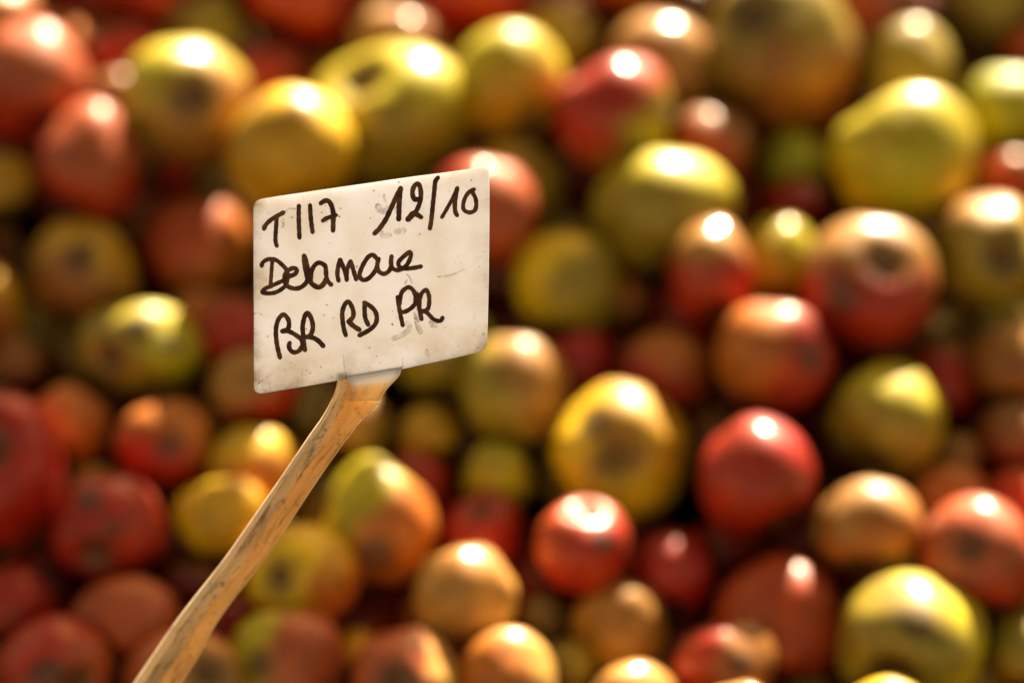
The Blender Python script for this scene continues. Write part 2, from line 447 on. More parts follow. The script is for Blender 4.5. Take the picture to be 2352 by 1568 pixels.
ap(1337, 1252, 109, 108, 1.3, 'RO', 'RE', (.4, -.5, .5), .1, 'orange red apple with a notched shining top, lower middle', eye=('s', .05, .93), bruise=(.42, .18, .88))
ap(1545, 1316, 100, 98, -1.0, 'CR', 'CR', (0, 0, 1), .0, 'vivid crimson apple right of the notched orange red one')
ap(1790, 1425, 152, 158, -1.2, 'RO', 'RO', (-.3, .4, .6), .4, 'broad shaded brick red apple between the lower right apples')
ap(1994, 1210, 127, 112, 1.0, 'TN', 'OR', (.3, -.8, .4), .15, 'tan apple with a round glint right of the white capped red apple')
ap(2180, 1142, 92, 84, -1.3, 'BR', 'OR', (-.4, .5, .5), .2, 'burnt orange apple behind the tan and red apples at the right')
ap(2200, 1052, 58, 60, -2.2, 'BR', 'TN', (0, .4, .6), .3, 'little grey brown apple beside the yellow olive squarish one')
ap(2248, 1276, 138, 142, 1.4, 'RE', 'PK', (-.2, .5, .5), .3, 'rosy red apple with a white glint at the right edge, lower part', bruise=(-.3, .2, .9))
ap(2095, 1478, 172, 166, 1.5, 'YG', 'OL', (-.5, -.2, .5), .1, 'big green apple with one bright glint in the bottom right', eye=('c', -.38, -.38), bruise=(-.12, .42, .9))
ap(2348, 1490, 78, 84, -.6, 'TN', 'OL', (0, .4, .6), .2, 'straw coloured apple at the right edge near the bottom corner')
ap(1665, 1528, 118, 110, .7, 'RE', 'BR', (.7, .2, .4), .3, 'red apple at the bottom edge right of the middle with a brown bruise', bruise=(.30, .12, .94))
ap(1422, 1440, 112, 106, -2.0, 'GO', 'TN', (.0, .5, .6), .2, 'shaded tan apple between the red and the peach coloured ones, bottom middle')
ap(1450, 1625, 112, 110, .8, 'PL', 'PE', (.4, .5, .3), .2, 'pale yellow apple of which only the top shows at the bottom edge')
ap(1070, 1368, 118, 116, 1.5, 'PL', 'PE', (-.2, .3, .7), .1, 'peach gold apple with a broad white shine, lower middle')
ap(932, 1562, 126, 122, 1.5, 'PL', 'PK', (-.6, .4, .4), .2, 'green and pink apple with its eye towards us at the bottom edge', eye=('c', -.10, .08))
ap(1166, 1554, 113, 114, 1.5, 'PL', 'OR', (-.6, -.3, .5), .1, 'shining apricot apple at the bottom edge below the peach gold one')
ap(1305, 1530, 62, 62, -1.6, 'BR', 'OL', (0, .4, .6), .2, 'small brown apple at the bottom edge next to the apricot one')
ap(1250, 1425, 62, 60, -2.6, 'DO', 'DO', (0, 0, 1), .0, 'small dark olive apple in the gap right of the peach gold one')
ap(660, 1532, 134, 136, .7, 'YG', 'PK', (.7, -.1, .4), .1, 'yellow apple flushed pink on its right at the bottom edge', bruise=(-.42, .12, .88))
ap(698, 1324, 132, 124, .5, 'YE', 'OR', (.8, -.5, .2), .4, 'bright yellow apple with a dark hollow, right of the stake', eye=('c', -.42, .08))
ap(818, 1492, 55, 52, -1.8, 'YE', 'GO', (0, .2, .7), .1, 'small yellow apple peeping out between two bottom edge apples')
ap(424, 1572, 142, 132, .6, 'PK', 'TN', (.5, -.1, .5), .3, 'pink apple crossed by the stake with a dark eye, bottom edge', eye=('c', .52, .26))
ap(125, 1542, 134, 132, .7, 'PK', 'RE', (-.5, .7, .3), .2, 'mottled pink red apple in the bottom left corner', eye=('c', .60, -.18), bruise=(.0, .1, 1))
ap(288, 1422, 128, 102, .2, 'RO', 'PK', (.2, .7, .4), .2, 'flat orange red apple left of the stake near the bottom')
ap(38, 1390, 98, 96, -1.0, 'DR', 'RE', (0, .3, .7), .3, 'dark red apple at the left edge near the bottom')
ap(250, 1214, 136, 126, .0, 'CR', 'RE', (.6, .3, .4), .1, 'dark crimson apple with a blackish eye, left of the stake', eye=('c', -.12, -.45), bruise=(-.2, .55, .75), scar=(.18, .0, .98))
ap(5, 1085, 136, 184, .8, 'RE', 'CR', (.4, .5, .4), .1, 'very large red apple cut by the left edge', eye=('s', -.05, .42))
ap(586, 1078, 106, 100, -1.4, 'YE', 'OR', (.3, -.7, .4), .1, 'yellow apple with an orange underside touching the stake on its left')
ap(506, 1190, 108, 94, -.6, 'YE', 'GO', (.5, -.3, .5), .1, 'yellow apple under the orange bellied one, left of the stake')
ap(440, 1338, 68, 52, -2.0, 'BR', 'DR', (0, -.5, .5), .1, 'dull grey brown apple in the gap left of the stake')
ap(376, 1026, 111, 110, -1.2, 'OR', 'RE', (-.2, -.7, .4), .2, 'orange red apple with a brown bruise, left of the stake', bruise=(.26, .12, .95))
ap(163, 978, 90, 100, -1.6, 'BR', 'OR', (0, .4, .7), .1, 'burnt orange apple beside the very large red one')
ap(328, 800, 144, 106, -1.0, 'YG', 'OL', (-.6, -.4, .4), .2, 'lopsided olive yellow apple with a dark eye, left of the label', eye=('c', -.52, -.18), bruise=(.02, .36, .93), scar=(.52, .08, .85))
ap(530, 765, 92, 86, -1.6, 'PK', 'RE', (.2, -.5, .6), .1, 'salmon red apple touching the left edge of the label')
ap(462, 712, 78, 56, -1.9, 'OL', 'OR', (.5, .0, .5), .2, 'olive apple mostly hidden behind the salmon red one')
ap(580, 892, 106, 92, -1.2, 'RE', 'TN', (-.2, .6, .5), .4, 'red apple under the bottom left corner of the label')
ap(722, 940, 76, 72, -1.9, 'BR', 'DO', (0, -.2, .7), .1, 'brown apple in shade under the label, left of the stake')
ap(188, 628, 124, 130, -1.2, 'GO', 'BR', (-.2, -.7, .4), .2, 'ochre brown apple in shade near the left edge, upper half', bruise=(.15, .25, .93))
ap(462, 582, 130, 128, -1.7, 'OR', 'RO', (-.6, .5, .4), .2, 'orange apple flushed brick red touching the left edge of the label')
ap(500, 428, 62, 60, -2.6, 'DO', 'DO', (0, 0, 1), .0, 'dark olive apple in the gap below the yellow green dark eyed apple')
ap(204, 368, 117, 140, 1.1, 'RE', 'PK', (.2, .5, .5), .3, 'tall red apple with narrow shining top near the left edge')
ap(8, 425, 72, 72, -1.8, 'DO', 'GO', (0, .4, .6), .3, 'dark ochre apple at the left edge beside the tall red one')
ap(-22, 702, 76, 98, -1.2, 'GO', 'BR', (-.2, -.6, .5), .2, 'ochre apple mostly cut off by the left edge')
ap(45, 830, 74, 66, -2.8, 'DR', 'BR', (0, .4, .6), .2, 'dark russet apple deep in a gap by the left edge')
ap(2040, 1664, 116, 114, 1.6, 'PL', 'YE', (0, .5, .6), .1, 'creamy apple of which a sliver shows under the big green one')
ap(1690, 1660, 98, 96, 1.3, 'OR', 'PE', (0, .5, .6), .1, 'pale orange apple of which a sliver shows under the bruised red one')
ap(2335, 1140, 76, 72, -2.0, 'DR', 'RO', (0, .4, .6), .3, 'dark rust coloured apple at the right edge above the rosy one')

# depths: start from the heap's face, then let neighbours push each other apart along their lines of sight
K = SENSOR/LENS/PW
for a in A:
    a['r'] = ray(a['x'], a['y']); a['t'] = heap_depth(a['x'], a['y']) - a['h']/100
    a['rad'] = (a['rx']+a['ry'])/2*K*a['t']
for it in range(60):
    for i in range(len(A)):
        for j in range(i+1, len(A)):
            p, q = A[i], A[j]
            need = .90*(p['rad']+q['rad'])
            d = p['r']*p['t'] - q['r']*q['t']
            if d.length_squared >= need*need: continue
            lat2 = d.x*d.x + d.y*d.y
            if lat2 >= need*need: continue
            gap = math.sqrt(need*need - lat2) - abs(d.z)
            s = 1 if (p['t'] < q['t'] or (p['t'] == q['t'] and p['h'] > q['h'])) else -1
            mv = min(gap*.5, .004)
            wp, wq = (.25, .75) if s > 0 else (.75, .25)
            p['t'] -= s*mv*wp; q['t'] += s*mv*wq
GROUP = 'cider apples heaped behind the label'
balls = []
for k, a in enumerate(A):
    t = a['t']; P = a['r']*t
    rx, ry = a['rx']*K*t, a['ry']*K*t
    rnd = random.Random(k+100)
    if a['eye']:
        e = a['eye']; z = math.sqrt(max(.02, 1 - e[1]**2 - e[2]**2))
        ax = Vector((e[1], e[2], z))
        if e[0] == 'c': ax = -ax
    else:
        ax = Vector((rnd.uniform(-.6, .6), 1, -rnd.uniform(.15, .5)))*rnd.choice((-1, 1))
    o = build_apple(P, rx, ry, ax, k+3, C[a['g']], C[a['b']], a['bd'], a['edge'], a['bruise'], a['scar'], True, a['eye'][3] if a['eye'] and len(a['eye']) > 3 else 1.0)
    tag(o, a['label'], 'apple', GROUP)
    balls.append((P, (rx+ry)/2))

# apples sunk in the gaps and the heap going on outside the picture
rnd = random.Random(5)
TONE = dict(RE='red', OL='olive', RO='brick red', YG='green', BR='brown', CR='crimson', GO='ochre', DR='dark red', DO='dark olive')
def short(a):
    w = a['label'].split(','); w = w[0].split()
    return ' '.join(w[:w.index('apple')+1]) if 'apple' in w else ''
used = set()
def try_fill(n, xr, yr, hr, label, group, cap, dark=False, tight=.93, gaps=False):
    made = 0
    for _ in range(n):
        x, y = rnd.uniform(*xr), rnd.uniform(*yr)
        t = heap_depth(x, y) - rnd.uniform(*hr)/100
        rp = rnd.uniform(80, 122)
        rad = rp*K*t
        P = ray(x, y)*t
        if any((P-p).length < tight*(rad+q) for p, q in balls): continue
        lab = label
        if gaps:
            free = 0
            for k in range(24):
                rr, aa = rp*(.3+.68*(k % 3)/2), k*2.399
                u, v = x+rr*math.cos(aa), y+rr*math.sin(aa)
                free += not any(((u-a['x'])/a['rx'])**2 + ((v-a['y'])/a['ry'])**2 < 1 for a in A)
            if free < 4: continue
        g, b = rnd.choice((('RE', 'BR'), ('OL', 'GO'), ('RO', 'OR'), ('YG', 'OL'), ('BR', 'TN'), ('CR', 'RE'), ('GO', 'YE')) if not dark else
                          (('DR', 'BR'), ('DO', 'OL'), ('RE', 'DR'), ('BR', 'DR'), ('OL', 'DO'), ('RO', 'DR')))  # gap apples get darker skins, the gaps' shade put into the colour
        if gaps:
            near = sorted((a for a in A if len(short(a).split()) in (3, 4, 5)), key=lambda a: math.hypot(a['x']-x, a['y']-y))[:2]
            lab = '%s apple sunk between the %s and the %s' % (TONE[g], short(near[0]), short(near[1]))
            if len(lab.split()) > 16: lab = '%s apple sunk in the gap beside the %s' % (TONE[g], short(near[0]))
            if lab in used: continue
            used.add(lab)
        ax = Vector((rnd.gauss(0, 1), rnd.gauss(0, 1), rnd.gauss(0, 1)))
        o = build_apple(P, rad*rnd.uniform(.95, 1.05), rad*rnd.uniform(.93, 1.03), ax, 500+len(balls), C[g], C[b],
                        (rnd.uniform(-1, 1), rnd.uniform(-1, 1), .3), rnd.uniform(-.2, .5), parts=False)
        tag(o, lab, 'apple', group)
        balls.append((P, rad)); made += 1
        if made >= cap: break
    return made
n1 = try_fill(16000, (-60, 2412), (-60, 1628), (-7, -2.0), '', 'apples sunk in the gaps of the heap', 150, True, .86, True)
OUT = 'apple of the heap lying outside the patch around the label'
try_fill(1500, (-60, 2420), (-340, -190), (.3, 1.1), OUT, 'apples of the heap around the patch', 18)  # raised row past the top edge, added to shade the uppermost apples
for xr, yr, cap in (((-330, -60), (-330, 1900), 20), ((2420, 2680), (-330, 1900), 17), ((-60, 2420), (1690, 1900), 17), ((-60, 2420), (-380, -110), 6), ((-330, 300), (1900, 2750), 12)):
    try_fill(1500, xr, yr, (-1.8, .3), OUT, 'apples of the heap around the patch', cap)

# a dry leaf caught above the big green apple
lp = ray(2046, 1312)*(heap_depth(2046, 1312) - .012)
lv, lf = [], []
for i in range(7):
    t = i/6; w = .0062*math.sin(math.pi*min(1, t*.92+.06))
    for k in (-1, 0, 1):
        u = Vector((.72, .62, .1))*(t-.5)*.026 + Vector((-.62, .72, .2))*w*k + Vector((0, 0, .004*abs(k) + .004*math.sin(t*5)))
        for th in (0, -.0004): lv.append(c2w_dir(u + Vector((0, 0, th))))
for i in range(6):
    for k in range(2):
        a_, b_ = i*6+k*2, (i+1)*6+k*2
        lf += [(a_, a_+2, b_+2, b_), (a_+1, b_+1, b_+3, a_+3)]
tag(mesh_obj('dry_leaf', lv, lf, [plain('dry_leaf_brown', (.20, .12, .03), .7, 250, .4)], loc=c2w(lp)), 'small dry brown leaf caught just above the big green apple', 'leaf')

# ------------------------------------------------------------------ an unseen tree added over the heap to shade its lower left
M_BARK = plain('bark', (.10, .07, .045), .9, 60, .5)
M_LEAF = plain('leaf_green', (.06, .10, .02), .5, 40, .4)
def shade_pt(x, y, s, up=0.0):
    return c2w(ray(x, y)*(heap_depth(x, y) - up)) + SUN*s
tree = bpy.data.objects.new('added_shade_tree', None); COL.objects.link(tree)
tree.location = (-1.5, 2.6, ground_z(-1.5, 2.6))
tag(tree, 'added unseen tree whose leafy limb shades the lower left of the heap', 'tree')
def tube(name, pts, rads, mat, parent, nseg=8):
    vs, fs = [], []
    for i, (p, r) in enumerate(zip(pts, rads)):
        d = (pts[min(i+1, len(pts)-1)] - pts[max(0, i-1)]).normalized()
        q = d.to_track_quat('Z', 'Y')
        for j in range(nseg):
            a = 2*math.pi*j/nseg
            vs.append(p + q @ Vector((r*math.cos(a), r*math.sin(a), 0)) - parent.location)
    for i in range(len(pts)-1):
        for j in range(nseg):
            fs.append((i*nseg+j, i*nseg+(j+1) % nseg, (i+1)*nseg+(j+1) % nseg, (i+1)*nseg+j))
    return mesh_obj(name, vs, fs, [mat], parent=parent)
T0 = tree.location.copy()
crotch = T0 + Vector((.1, -.1, 1.25))
tube('trunk', [T0, T0+Vector((.03, 0, .5)), crotch, crotch+Vector((-.1, .15, .7))], [.09, .075, .06, .03], M_BARK, tree)
LS = .75
limb_a, limb_b = shade_pt(-120, 1900, LS, .0), shade_pt(620, 1900, LS, .0)
mid = (crotch + limb_a)/2 + Vector((0, 0, .22))
tube('limb', [crotch, mid, limb_a, (limb_a+limb_b)/2, limb_b], [.045, .03, .018, .012, .006], M_BARK, tree)
lr = random.Random(21)
lv, lf = [], []
for k in range(700):
    x, y = lr.uniform(-420, 690), lr.uniform(1600, 2400)
    c = shade_pt(x, y, LS + lr.uniform(-.10, .10)) - T0
    nrm = (SUN + Vector((lr.gauss(0, .5), lr.gauss(0, .5), lr.gauss(0, .5)))).normalized()
    q = nrm.to_track_quat('Z', 'Y') @ Matrix.Rotation(lr.uniform(0, 6.28), 3, 'Z').to_quaternion()
    ln, wd = lr.uniform(.013, .019), lr.uniform(.007, .010)
    b = len(lv)
    for u, w, z in ((-1, 0, 0), (-.5, .8, .12), (.2, .9, .12), (1, 0, -.15), (.2, -.9, .12), (-.5, -.8, .12), (-.1, 0, -.05)):
        lv.append(c + q @ Vector((u*ln, w*wd, z*wd)))
    for a_, c_ in ((0, 1), (1, 2), (2, 3), (3, 4), (4, 5), (5, 0)):
        lf.append((b+a_, b+c_, b+6))
tag(mesh_obj('shade_leaves', lv, lf, [M_LEAF], parent=tree), kind='stuff')

# ------------------------------------------------------------------ label on its stake
SRC = PW/2560.0
def src_ray(x, y): return ray(x*SRC, y*SRC)
PN = Vector((-.16, .10, .98)).normalized()               # the plate's face, in camera axes
PC = src_ray(925, 700)*.905
def on_plate(x, y, off=0.0):
    r = src_ray(x, y)
    return r*(PN.dot(PC)/PN.dot(r)) + PN*off
root_P = src_ray(395, 1707)*.945
root = bpy.data.objects.new('plant_label', None); COL.objects.link(root)
root.location = c2w(root_P)
tag(root, 'white plastic label with brown handwriting on a dirty yellowed stake', 'label')
def L(P): return c2w(P) - root.location

# plate: rounded outline with the tab that runs into the stake
def corner(p, a, b, r, n=6):
    p, a, b = Vector(p), Vector(a), Vector(b)
    u, v = (a-p).normalized(), (b-p).normalized()
    s, e = p+u*r, p+v*r
    return [tuple((s*(1-t)**2 + p*2*t*(1-t) + e*t*t)) for t in [i/(n-1) for i in range(n)]]
TLc, TRc, BRc, BLc = (633, 500), (1222, 416), (1216, 874), (635, 985)
outline = []
outline += corner(TLc, BLc, TRc, 24)
edge_jit = random.Random(3)
for i in range(1, 10):
    t = i/10; outline.append((TLc[0]+(TRc[0]-TLc[0])*t, TLc[1]+(TRc[1]-TLc[1])*t - 3.5*math.sin(math.pi*t)*.4 + edge_jit.uniform(-.5, .5)))
outline += corner(TRc, TLc, BRc, 18)
for i in range(1, 5):
    t = i/5; outline.append((TRc[0]+(BRc[0]-TRc[0])*t + 2*math.sin(math.pi*t), TRc[1]+(BRc[1]-TRc[1])*t))
outline += corner(BRc, TRc, (1004, 924), 26)
outline += [(1130, 894.5), (1060, 909), (1004, 921.5), (930, 934.5), (880, 943.5)]
outline += [(845, 949.5), (800, 957.5), (750, 966.5), (700, 974.5)]
outline += corner(BLc, (700, 974.5), TLc, 20)
for i in range(1, 5):
    t = i/5; outline.append((BLc[0]+(TLc[0]-BLc[0])*t + edge_jit.uniform(-.4, .4), BLc[1]+(TLc[1]-BLc[1])*t))
THK = .0013
import bmesh
bm = bmesh.new()
# interior points for the grime attribute: triangulate with a grid
front = [bm.verts.new(L(on_plate(x, y, 0))) for x, y in outline]
f = bm.faces.new(front)
bmesh.ops.triangulate(bm, faces=[f])
bmesh.ops.subdivide_edges(bm, edges=[e for e in bm.edges], cuts=1, use_grid_fill=True)
for _ in range(4):
    long_e = [e for e in bm.edges if e.calc_length() > .0045]
    if not long_e: break
    bmesh.ops.subdivide_edges(bm, edges=long_e, cuts=1)
    bmesh.ops.triangulate(bm, faces=[q for q in bm.faces if len(q.verts) > 4])
geo = bmesh.ops.extrude_face_region(bm, geom=bm.faces[:])
back = [v for v in geo['geom'] if isinstance(v, bmesh.types.BMVert)]
sh = c2w_dir(PN*-THK)
for v in back: v.co += sh
bmesh.ops.recalc_face_normals(bm, faces=bm.faces)
me = bpy.data.meshes.new('plate'); bm.to_mesh(me); bm.free()
me.materials.append(M_PLATE)
me.polygons.foreach_set('use_smooth', [False]*len(me.polygons))
plate = bpy.data.objects.new('plate', me); COL.objects.link(plate); plate.parent = root
# where dirt has settled: the lower edge, left edge and the corners of the plate
at = me.attributes.new('grime', 'FLOAT', 'POINT')
Rinv = Matrix((AX, AY, AZ))
for i, v in enumerate(me.vertices):
    pc = Rinv @ (v.co + root.location - Vector((0, 0, CAM_Z)))
    x = (pc.x/-pc.z*LENS/SENSOR*PW + PW/2)/SRC; y = (PH/2 - pc.y/-pc.z*LENS/SENSOR*PW)/SRC
    tx = (x-633)/585; top = 500-84*tx; bot = 985-111*tx
    g = max(0, 1-(bot-y)/95)*max(.35, 1-tx*1.1) + .7*max(0, 1-(x-633)/45) + .9*max(0, 1-math.hypot(x-640, y-505)/70) + .25*max(0, 1-(1220-x)/60)
    at.data[i].value = min(1, g)
bv = plate.modifiers.new('soft_edge', 'BEVEL'); bv.width = .00028; bv.segments = 2; bv.limit_method = 'ANGLE'; bv.angle_limit = math.radians(40)

# flat strips on the plate: ink strokes and the tab's painted creases
def ribbon(strokes, name, mat, off0, parent, step=.000012, jit=.35):
    verts, faces = [], []
    rj = random.Random(len(strokes)*7+3)
    for si, (pts, w) in enumerate(strokes):
        off = off0 + step*si
        P = [Vector(p).to_2d() if len(p) > 2 else Vector(p) for p in pts]
        ext = [P[0]*2-P[1]] + P + [P[-1]*2-P[-2]]
        line = []
        for i in range(1, len(ext)-2):
            n = max(3, int((ext[i+1]-ext[i]).length/2.5))
            for k in range(n):
                t = k/n; p0, p1, p2, p3 = ext[i-1:i+3]
                line.append(.5*((2*p1) + (p2-p0)*t + (2*p0-5*p1+4*p2-p3)*t*t + (3*p1-p0-3*p2+p3)*t**3))
        line.append(P[-1])
        n = len(line); hw = []
        for i in range(n):
            k = w*1.14/2*(1 + .05*math.sin(i*.9+si) + rj.uniform(-.03, .03))
            hw.append(k)
        # centre line with rounded ends
        d0 = (line[1]-line[0]).normalized(); d1 = (line[-1]-line[-2]).normalized()
        caps0 = [(line[0]-d0*(w/2*math.cos(a)), w/2*math.sin(a)) for a in (.25, .55, .9, 1.25)]
        caps1 = [(line[-1]+d1*(w/2*math.cos(a)), w/2*math.sin(a)) for a in (1.25, .9, .55, .25)]
        full = [(p, h) for p, h in caps0] + list(zip(line, hw)) + [(p, h) for p, h in caps1]
        b = len(verts)
        for i, (p, h) in enumerate(full):
            a_, c_ = full[max(0, i-1)][0], full[min(len(full)-1, i+1)][0]
            d = (c_-a_).normalized() if (c_-a_).length > 1e-6 else d0
            nn = Vector((-d.y, d.x))
            for q in (p+nn*h, p-nn*h):
                verts.append(L(on_plate(q.x, q.y, off)))
        for i in range(len(full)-1):
            faces.append((b+2*i, b+2*i+2, b+2*i+3, b+2*i+1))
    return mesh_obj(name, verts, faces, [mat], parent=parent)
def Z(ox, oy, s, pts): return [(ox+x/s, oy+y/s) for x, y in pts]
def z1(*p): return Z(630, 420, 7.84, p)
def z2(*p): return Z(920, 420, 7.84, p)
def z3(*p): return Z(630, 610, 9.8, p)
def z4(*p): return Z(830, 600, 9.8, p)
def z5(*p): return Z(660, 740, 7.84, p)
def z6(*p): return Z(930, 700, 7.84, p)
W = 10.2
line1 = [
    (z1((235, 1195), (275, 1110), (370, 1020), (500, 940), (620, 872)), W), (z1((485, 960), (475, 1150), (462, 1350), (465, 1450), (490, 1530)), 9.6),
    (z1((920, 740), (918, 950), (925, 1200), (932, 1370)), 10), (z1((1140, 730), (1148, 900), (1165, 1080), (1190, 1260)), 10),
    (z1((1350, 695), (1410, 655), (1475, 640), (1530, 680), (1570, 770), (1597, 900), (1595, 1050), (1590, 1230)), 11), (z1((1390, 1035), (1460, 990), (1560, 955), (1650, 925)), 10),
    (z2((130, 1285), (230, 1185), (350, 1010), (450, 800), (560, 560), (645, 395)), 11), (z2((640, 400), (625, 550), (612, 750), (610, 900), (603, 1010)), 11.5),
    (z2((975, 610), (915, 625), (878, 530), (880, 430), (920, 345), (975, 312), (1020, 370), (1040, 500), (1025, 650), (985, 770), (940, 860), (880, 920)), 10.8),
    (z2((785, 1010), (840, 950), (890, 890)), 13.5), (z2((880, 900), (960, 915), (1045, 967)), 11),
    (z2((1375, 190), (1322, 270), (1303, 450), (1282, 650), (1262, 850), (1240, 1050), (1215, 1190)), 10.2),
    (z2((1450, 970), (1550, 800), (1660, 600), (1755, 390)), 8.6), (z2((1750, 400), (1722, 550), (1705, 720), (1715, 860), (1750, 930)), 10.2),
    (z2((2085, 420), (1990, 470), (1910, 580), (1868, 730), (1890, 830), (1990, 875), (2090, 840), (2125, 730), (2110, 600), (2060, 500), (2025, 462)), 9.4)]
line2 = [
    (z3((240, 540), (250, 480), (330, 400), (470, 365), (600, 400), (720, 490), (850, 640), (880, 800), (840, 990), (720, 1110), (560, 1190), (400, 1208), (250, 1180), (330, 1090), (470, 1030), (620, 960), (790, 885)), 9.6),
    (z3((500, 420), (482, 650), (467, 850), (460, 1010)), 8.8),
    (z3((780, 880), (900, 800), (1050, 740), (1100, 640), (1030, 590), (900, 640), (810, 760), (800, 900), (850, 1010), (950, 1070), (1070, 1092), (1200, 1060), (1320, 960), (1365, 850)), 10.4),
    (z3((1275, 280), (1280, 420), (1310, 620), (1360, 850)), 10.2), (z3((1290, 290), (1345, 480), (1380, 680), (1410, 880)), 9.8),
    (z3((1440, 900), (1450, 760), (1480, 620), (1560, 500), (1660, 460), (1760, 505), (1805, 570), (1820, 750), (1850, 900), (1945, 1000)), 10.4),
    (z3((1410, 860), (1450, 950), (1530, 1020), (1640, 1060), (1740, 1000), (1820, 860)), 11.5),
    (z4((165, 1000), (135, 850), (150, 680), (200, 490), (205, 482)), 10), (z4((205, 480), (270, 640), (330, 800), (365, 985)), 10),
    (z4((370, 970), (365, 800), (400, 650), (455, 520)), 9.6), (z4((460, 520), (510, 680), (560, 850), (595, 970)), 10),
    (z4((1110, 470), (1050, 400), (980, 365), (880, 430), (780, 580), (700, 760), (678, 870), (715, 950), (790, 985), (900, 940), (1000, 840), (1070, 740), (1110, 640)), 10.2),
    (z4((1150, 460), (1120, 560), (1115, 680), (1150, 770), (1270, 832), (1390, 770), (1450, 650), (1450, 500), (1465, 400)), 10.2),
    (z4((1455, 600), (1480, 690), (1600, 740), (1720, 710), (1830, 620), (1910, 480), (1935, 370), (1905, 295), (1800, 370), (1680, 480), (1630, 570), (1660, 660), (1780, 702), (2000, 685), (2185, 650)), 10)]
line3 = [
    (z5((315, 1205), (260, 970), (235, 750), (245, 580), (300, 430), (385, 365), (460, 430), (493, 530), (470, 640), (355, 690)), 10.4),
    (z5((360, 690), (480, 690), (620, 760), (730, 850), (758, 940), (700, 1060), (600, 1103), (520, 1060), (492, 980), (505, 915)), 10.4),
    (z5((805, 1060), (780, 900), (765, 700), (760, 580), (800, 400), (855, 330), (910, 400), (955, 540), (950, 680), (890, 785), (830, 800)), 10.6),
    (z5((830, 800), (950, 812), (1070, 880), (1165, 980)), 11),
    (z5((1605, 770), (1565, 630), (1540, 450), (1540, 300), (1590, 160), (1660, 112), (1720, 200), (1755, 320), (1740, 420), (1655, 505)), 10.4),
    (z5((1660, 500), (1760, 590), (1872, 662)), 11.5),
    (z5((2045, 565), (1990, 440), (1975, 300), (1975, 150)), 10.2),
    (z5((1965, 130), (2060, 180), (2170, 280), (2212, 400), (2195, 530), (2100, 640), (1990, 710), (1870, 770)), 10.4),
    (z6((605, 890), (560, 680), (525, 480), (505, 330)), 9.8),
    (z6((545, 470), (560, 330), (600, 220), (710, 142), (800, 190), (850, 300), (850, 450), (770, 550), (650, 620), (565, 628)), 10),
    (z6((975, 770), (940, 600), (905, 400), (890, 270)), 10), (z6((930, 520), (940, 380), (985, 250), (1070, 197), (1115, 300), (1125, 420), (1100, 560), (1010, 620)), 9.8),
    (z6((1000, 600), (1080, 640), (1200, 760), (1300, 802), (1360, 790), (1385, 735)), 9.6)]
for ln, txt in ((line1, 'T117 12/10'), (line2, 'Delamare'), (line3, 'BR RD PR')):
    ribbon(ln, 'handwriting', M_INK, .00012, plate)
smudge_or_crease = [(z2((195, 750), (245, 825), (330, 850)), 15), (z2((312, 535), (350, 680), (395, 790)), 6), (z2((560, 780), (545, 860)), 8),
          (z6((868, 600), (880, 820), (948, 1020)), 12), (z6((1170, 830), (1225, 890)), 15)]
faint_and_crease = [(z2((255, 1270), (310, 1330), (430, 1310)), 11), (z2((560, 1235), (700, 1225)), 15), (z6((690, 830), (735, 920), (680, 1010), (560, 1090), (420, 1150)), 12),
         (z4((1840, 840), (1930, 960), (1960, 1060)), 5), (z4((1830, 980), (1790, 1080)), 5), (z1((660, 850), (740, 800), (850, 800)), 5), (Z(600, 400, 2.571, [(1275, 750), (1350, 740), (1440, 705)]), 5),
         ([(867, 945), (861, 917), (858, 885)], 1.7), ([(1006, 918), (1006, 895)], 2.2), (z6((1075, 1380), (1090, 1480)), 9), (z1((600, 1000), (600, 1150)), 8)]  # two thinnest strokes paint the tab's dark crease lines, not ink
for q_, st_ in enumerate(faint_and_crease): ribbon([st_], 'smudge_or_crease', M_FAINT, .00004+.000003*q_, plate)
for q_, st_ in enumerate(smudge_or_crease): ribbon([st_], 'smudge_or_crease', M_SMUDGE, .00008+.000003*q_, plate)

# stake: a trough-shaped plastic strip, soiled in its groove, whose shading is also in the colour, driven into the heap below the picture
# rows: picture y, then x of outer left edge, left shoulder, groove bottom, inner right, right rim
rows = [  # (y_left, outer left edge, shoulder, groove, inner right, right rim, y_right, depth)
    (932, 844.5, 852, 864, 872, 880, 932, .9040),
    (946, 843.5, 851.5, 866, 874, 882, 945, .9040),
    (960, 842, 851, 868, 875, 884, 960, .9042),
    (980, 836.5, 848, 865, 874, 886, 980, .9048),
    (996, 830, 841.5, 861, 872, 889, 996, .9054),
    (1001, 827.5, 839.5, 860, 871, 949, 1001, .9056),
    (1040, 806, 819, 843, 857, 914, 1040, .9075),
    (1100, 764, 779, 814, 826, 866, 1100, .9105),
    (1200, 696.5, 711, 744, 752, 795, 1200, .916),
    (1300, 627, 645, 678, 686, 729, 1300, .922),
    (1398, 558, 579, 612, 621, 662, 1398, .928),
    (1550, 440, 465, 499, 508, 547, 1550, .936),
    (1707, 333, 362, 397, 407, 455, 1707, .944),
    (2300, -75, -40, -2, 8, 50, 2300, .975),
    (2700, -350, -315, -272, -262, -220, 2700, .996),
]
def catmull(rows, sub=5):
    out = []
    R = [np.array(r, float) for r in rows]
    for i in range(len(R)-1):
        p0 = R[max(0, i-1)]; p1 = R[i]; p2 = R[i+1]; p3 = R[min(len(R)-1, i+2)]
        for k in range(sub):
            t = k/sub
            out.append(.5*((2*p1)+(p2-p0)*t+(2*p0-5*p1+4*p2-p3)*t*t+(3*p1-p0-3*p2+p3)*t**3))
    out.append(R[-1]); return out
RR = []
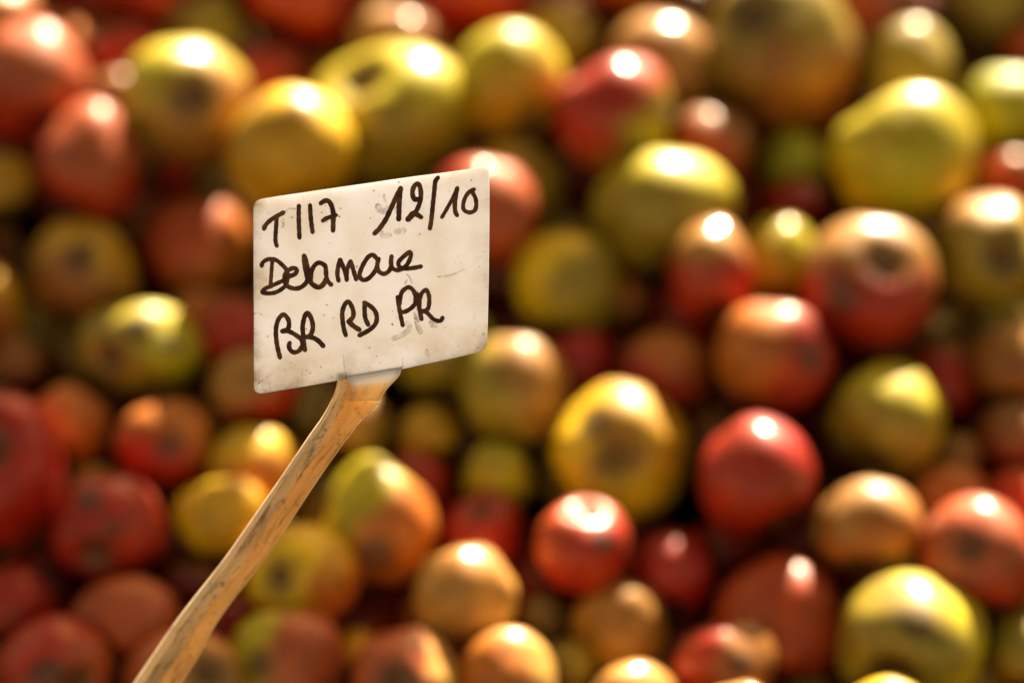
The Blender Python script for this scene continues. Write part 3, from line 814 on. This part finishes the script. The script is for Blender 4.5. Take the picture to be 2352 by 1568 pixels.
for r in rows:
    y, xl, xs_, xg, xi, xr, yr, d = r
    w = (xr-xl)
    k = min(1.0, max(.25, (y-946)/120))     # the trough deepens below the plate
    RR.append((y, xl, xs_, xg, xi, xr, yr, d, k))
RR = catmull(RR)
sv, sf, si, su = [], [], [], []
NP = 8
for r in RR:
    y, xl, xs_, xg, xi, xr, yr, d, k = r
    prof = [(xl, d+.0030*k), (xl+.35*(xs_-xl), d-.0004*k), (xs_, d-.0012*k), (xg, d+.0026*k), (xi, d+.0022*k), (xi+.45*(xr-xi), d+.0006*k), (xr-.10*(xr-xi), d-.0006*k), (xr, d+.0002*k)]
    n = len(prof)
    for q, (x, dd) in enumerate(prof):
        yy = y + (yr-y)*(q/(n-1))
        sv.append(L(src_ray(x, yy)*dd)); su.append((q*1.0, y*.010, 0))
    for q, (x, dd) in enumerate(prof):
        yy = y + (yr-y)*(q/(n-1))
        inset = 1.5 if q == 0 else (-1.5 if q == n-1 else 0)
        sv.append(L(src_ray(x+inset, yy)*(dd+.0013))); su.append((q*1.0, y*.010, 3))
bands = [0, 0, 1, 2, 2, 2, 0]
M2 = 2*NP
for i in range(len(RR)-1):
    a, b = i*M2, (i+1)*M2
    for q in range(NP-1):
        sf.append((a+q, b+q, b+q+1, a+q+1)); si.append(bands[q])
        sf.append((a+NP+q, a+NP+q+1, b+NP+q+1, b+NP+q)); si.append(bands[q])
    sf.append((a, a+NP, b+NP, b)); si.append(0)
    sf.append((a+NP-1, b+NP-1, b+M2-1, a+M2-1)); si.append(0)
sf.append(tuple(list(range(NP)) + [NP+q for q in range(NP-1, -1, -1)])); si.append(0)
e0 = (len(RR)-1)*M2
sf.append(tuple([e0+q for q in range(NP-1, -1, -1)] + [e0+NP+q for q in range(NP)])); si.append(0)
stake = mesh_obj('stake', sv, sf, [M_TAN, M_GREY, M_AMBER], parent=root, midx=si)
sa = stake.data.attributes.new('strip', 'FLOAT_VECTOR', 'POINT')
for i, u in enumerate(su): sa.data[i].vector = u
# the flat tongue of the stake that is welded to the plate's face and turns from white to amber
tab_rows = [((862, 940), (1006, 916), 1), ((868, 947), (1003.5, 927), 1), ((872, 957), (1000, 937), .95),
            ((876, 963), (993, 946), .72), ((878, 968), (985, 954), .35), ((878, 976), (975, 964), .1), ((877, 986), (966, 975), 0), ((872, 1003), (949, 1002), 0)]
tv, tf, tw, tu = [], [], [], []
NT = 7
for i, (a_, b_, w_) in enumerate(tab_rows):
    f_ = min(1, max(0, (i-1)/5))
    for lay in range(2):
        for q in range(NT):
            t = q/(NT-1)
            x, y = a_[0]+(b_[0]-a_[0])*t, a_[1]+(b_[1]-a_[1])*t
            P0 = on_plate(x, y, .00006); P1 = src_ray(x, y)*(.9022 + .0000185*(y-960) + .0012*(1-t)*f_)
            P = P0*(1-f_) + P1*f_
            if lay: P = P*(1 + .0009/.9)
            tv.append(L(P)); tw.append(w_); tu.append((3+5*t, y*.010, 0))
for i in range(len(tab_rows)-1):
    a_, b_ = i*2*NT, (i+1)*2*NT
    for q in range(NT-1):
        tf.append((a_+q, b_+q, b_+q+1, a_+q+1)); tf.append((a_+NT+q, a_+NT+q+1, b_+NT+q+1, b_+NT+q))
    tf.append((a_, a_+NT, b_+NT, b_)); tf.append((a_+NT-1, b_+NT-1, b_+2*NT-1, a_+2*NT-1))
tf.append(tuple(list(range(NT-1, -1, -1)) + [NT+q for q in range(NT)]))
tab = mesh_obj('tongue', tv, tf, [M_TAB], parent=root)
ta = tab.data.attributes.new('whiteness', 'FLOAT', 'POINT'); tb = tab.data.attributes.new('strip', 'FLOAT_VECTOR', 'POINT')
for i in range(len(tv)): ta.data[i].value = tw[i]; tb.data[i].vector = tu[i]
print('apples', len(balls), 'sunk', n1, 'sun el', math.degrees(SUN_EL))
